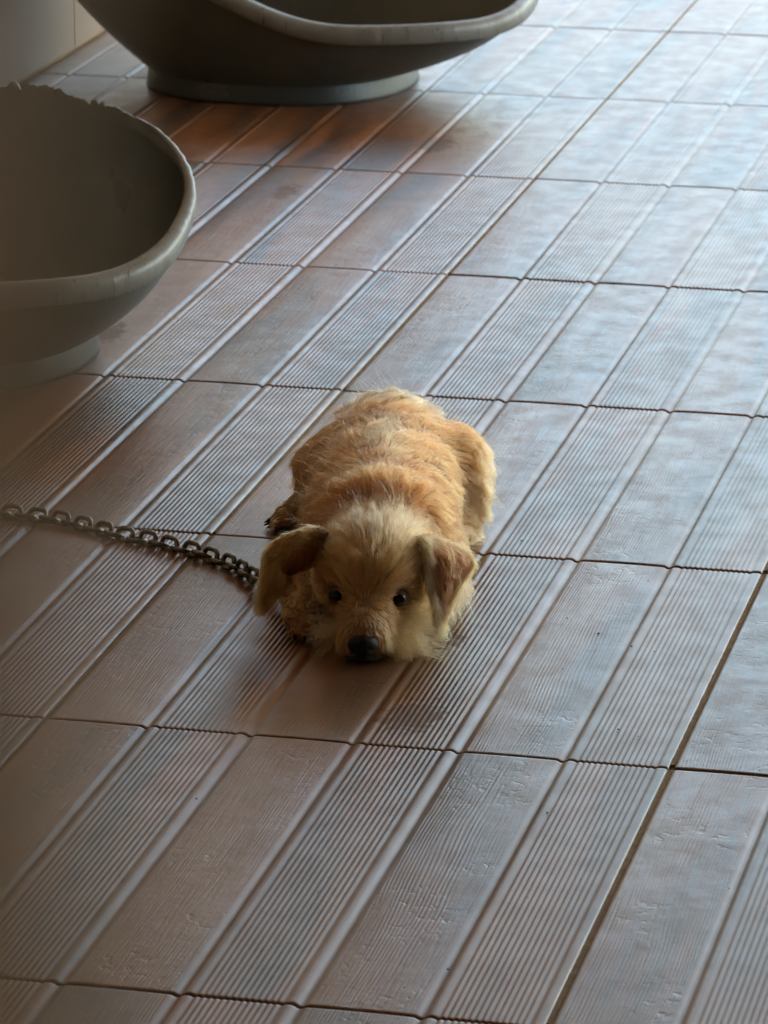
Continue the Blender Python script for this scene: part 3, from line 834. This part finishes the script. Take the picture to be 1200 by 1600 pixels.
# muzzle whisker tufts on the cheeks: long pale hairs swept outwards and down
def tuft(c, d, n, spread, L, colr, seed, sp=.35):
    r = np.random.default_rng(seed); n = int(n * .42); P = np.array(c) + r.normal(size=(n, 3)) * np.array(spread); D = norm(np.array(d) + r.normal(size=(n, 3)) * sp)
    s_ = strands(P, np.tile([0, 0, 1.], (n, 1)), D, L * r.uniform(.5, 1.1, n), np.full(n, .15), np.full(n, .35), np.full(n, .3), seed)
    return s_, np.array(colr) * r.uniform(.75, 1.1, (n, 1))
cream = (.66, .28, .10)
M_ = pt(640, 1000, .045); M2 = pt(612, 1016, .032); E1 = pt(668, 862, .086); E2 = pt(690, 868, .086); SH = pt(716, 900, .12); SH2 = pt(700, 935, .10)
T_ = [tuft(M_, (1, -.30, -.45), 650, (.008, .007, .007), .042, cream, 41, .42), tuft(M2, (.9, -.3, -.5), 500, (.006, .005, .004), .024, cream, 42, .35),
      tuft(E1, (-.02, -.25, -1), 520, (.004, .003, .006), .040, cream, 43, .12), tuft(E2, (.02, -.22, -1), 420, (.005, .003, .006), .036, (.48, .17, .04), 44, .14),
      tuft(SH, (.15, -.3, -.9), 700, (.008, .012, .012), .026, cream, 45, .35), tuft(SH2, (.1, -.3, -.9), 500, (.008, .01, .010), .024, cream, 46, .35),
      tuft((.040, .055, .030), (1, -.25, -.35), 900, (.008, .010, .010), .034, cream, 21), tuft((.030, .040, .020), (.9, -.3, -.25), 500, (.007, .007, .006), .030, cream, 22),
      tuft((-.030, .050, .026), (-1, -.25, -.35), 700, (.007, .009, .009), .026, cream, 23), tuft((.056, .090, .040), (.5, -.2, -.9), 700, (.006, .010, .010), .028, (.56, .22, .06), 24),
      tuft((.074, .16, .042), (.3, -.3, -.8), 1200, (.010, .02, .016), .034, (.58, .24, .07), 25), tuft((.002, .022, .017), (0, -.6, -.8), 350, (.014, .005, .002), .010, (.7, .5, .3), 26, .5)]
pts = np.concatenate([q[0] for q in T_]); col = np.concatenate([q[1] for q in T_])
pts, _ = clumpify(pts, pts[:, 0], len(pts) // 12, 8, .9)
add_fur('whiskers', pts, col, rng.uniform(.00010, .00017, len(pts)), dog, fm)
def ear_fur(G, Nn, Dv, n, seed, colf, Lf, out=1):
    r = np.random.default_rng(seed); u = r.random(n) * (G.shape[1] - 1.001); v = r.random(n) ** .9 * (G.shape[0] - 1.001); i = u.astype(int); j = v.astype(int); fu = (u - i)[:, None]; fv = (v - j)[:, None]
    def ip(A): return (A[j, i] * (1 - fu) + A[j, i + 1] * fu) * (1 - fv) + (A[j + 1, i] * (1 - fu) + A[j + 1, i + 1] * fu) * fv
    s_ = np.where(r.random(n) < .5, out, -out)[:, None]; P = ip(G); Nn = norm(ip(Nn)) * s_; D = norm(ip(Dv) + r.normal(size=(n, 3)) * .16)
    uu = u / (G.shape[1] - 1); vv = v / (G.shape[0] - 1)
    L = Lf(uu, vv) * r.uniform(.7, 1.15, n); c = colf(uu, vv, r, s_[:, 0])
    p_ = strands(P, Nn, D, L, r.uniform(.10, .75, n), np.full(n, .25), np.full(n, .45), seed); p_, _ = clumpify(p_, P, n // 22, seed, .7)
    return add_fur('ear_fur', p_, c, r.uniform(.00010, .00017, n), None, fm)
def flipside(N_):   # which side of the leaf faces the camera
    return 1 if (N_.mean((0, 1)) @ (camd - np.array([0, .1, .1]))) > 0 else -1
def cl(uu, vv, r, s_):
    g_ = np.array([.80, .24, .055]); c_ = np.array([.86, .31, .095]); b_ = np.array([.20, .060, .025])
    w = (sm(vv, .0, .25))[:, None]; c = c_ * (1 - w * .6) + g_ * w * .6
    dk = (sm(uu, .55, .85) * (1 - sm(vv, .40, .58)))[:, None] * .85; c = c * (1 - dk) + b_ * dk
    return c * r.uniform(.75, 1.15, (len(uu), 1))
def crr(uu, vv, r, s_):
    c_ = np.array([.82, .38, .14]); b_ = np.array([.32, .095, .032]); t_ = np.array([.68, .26, .06])
    c = np.tile(b_, (len(uu), 1)); top = (1 - sm(vv, .05, .22))[:, None]; c = c * (1 - top) + t_ * top
    fr = np.maximum(1 - sm(uu, .10, .32), 0)[:, None] * (r.random((len(uu), 1)) < .8); c = c * (1 - fr) + c_ * fr
    ed = np.maximum(sm(uu, .90, .99), sm(vv, .86, .97))[:, None]; c = c * (1 - ed) + t_ * ed
    return c * r.uniform(.75, 1.2, (len(uu), 1))
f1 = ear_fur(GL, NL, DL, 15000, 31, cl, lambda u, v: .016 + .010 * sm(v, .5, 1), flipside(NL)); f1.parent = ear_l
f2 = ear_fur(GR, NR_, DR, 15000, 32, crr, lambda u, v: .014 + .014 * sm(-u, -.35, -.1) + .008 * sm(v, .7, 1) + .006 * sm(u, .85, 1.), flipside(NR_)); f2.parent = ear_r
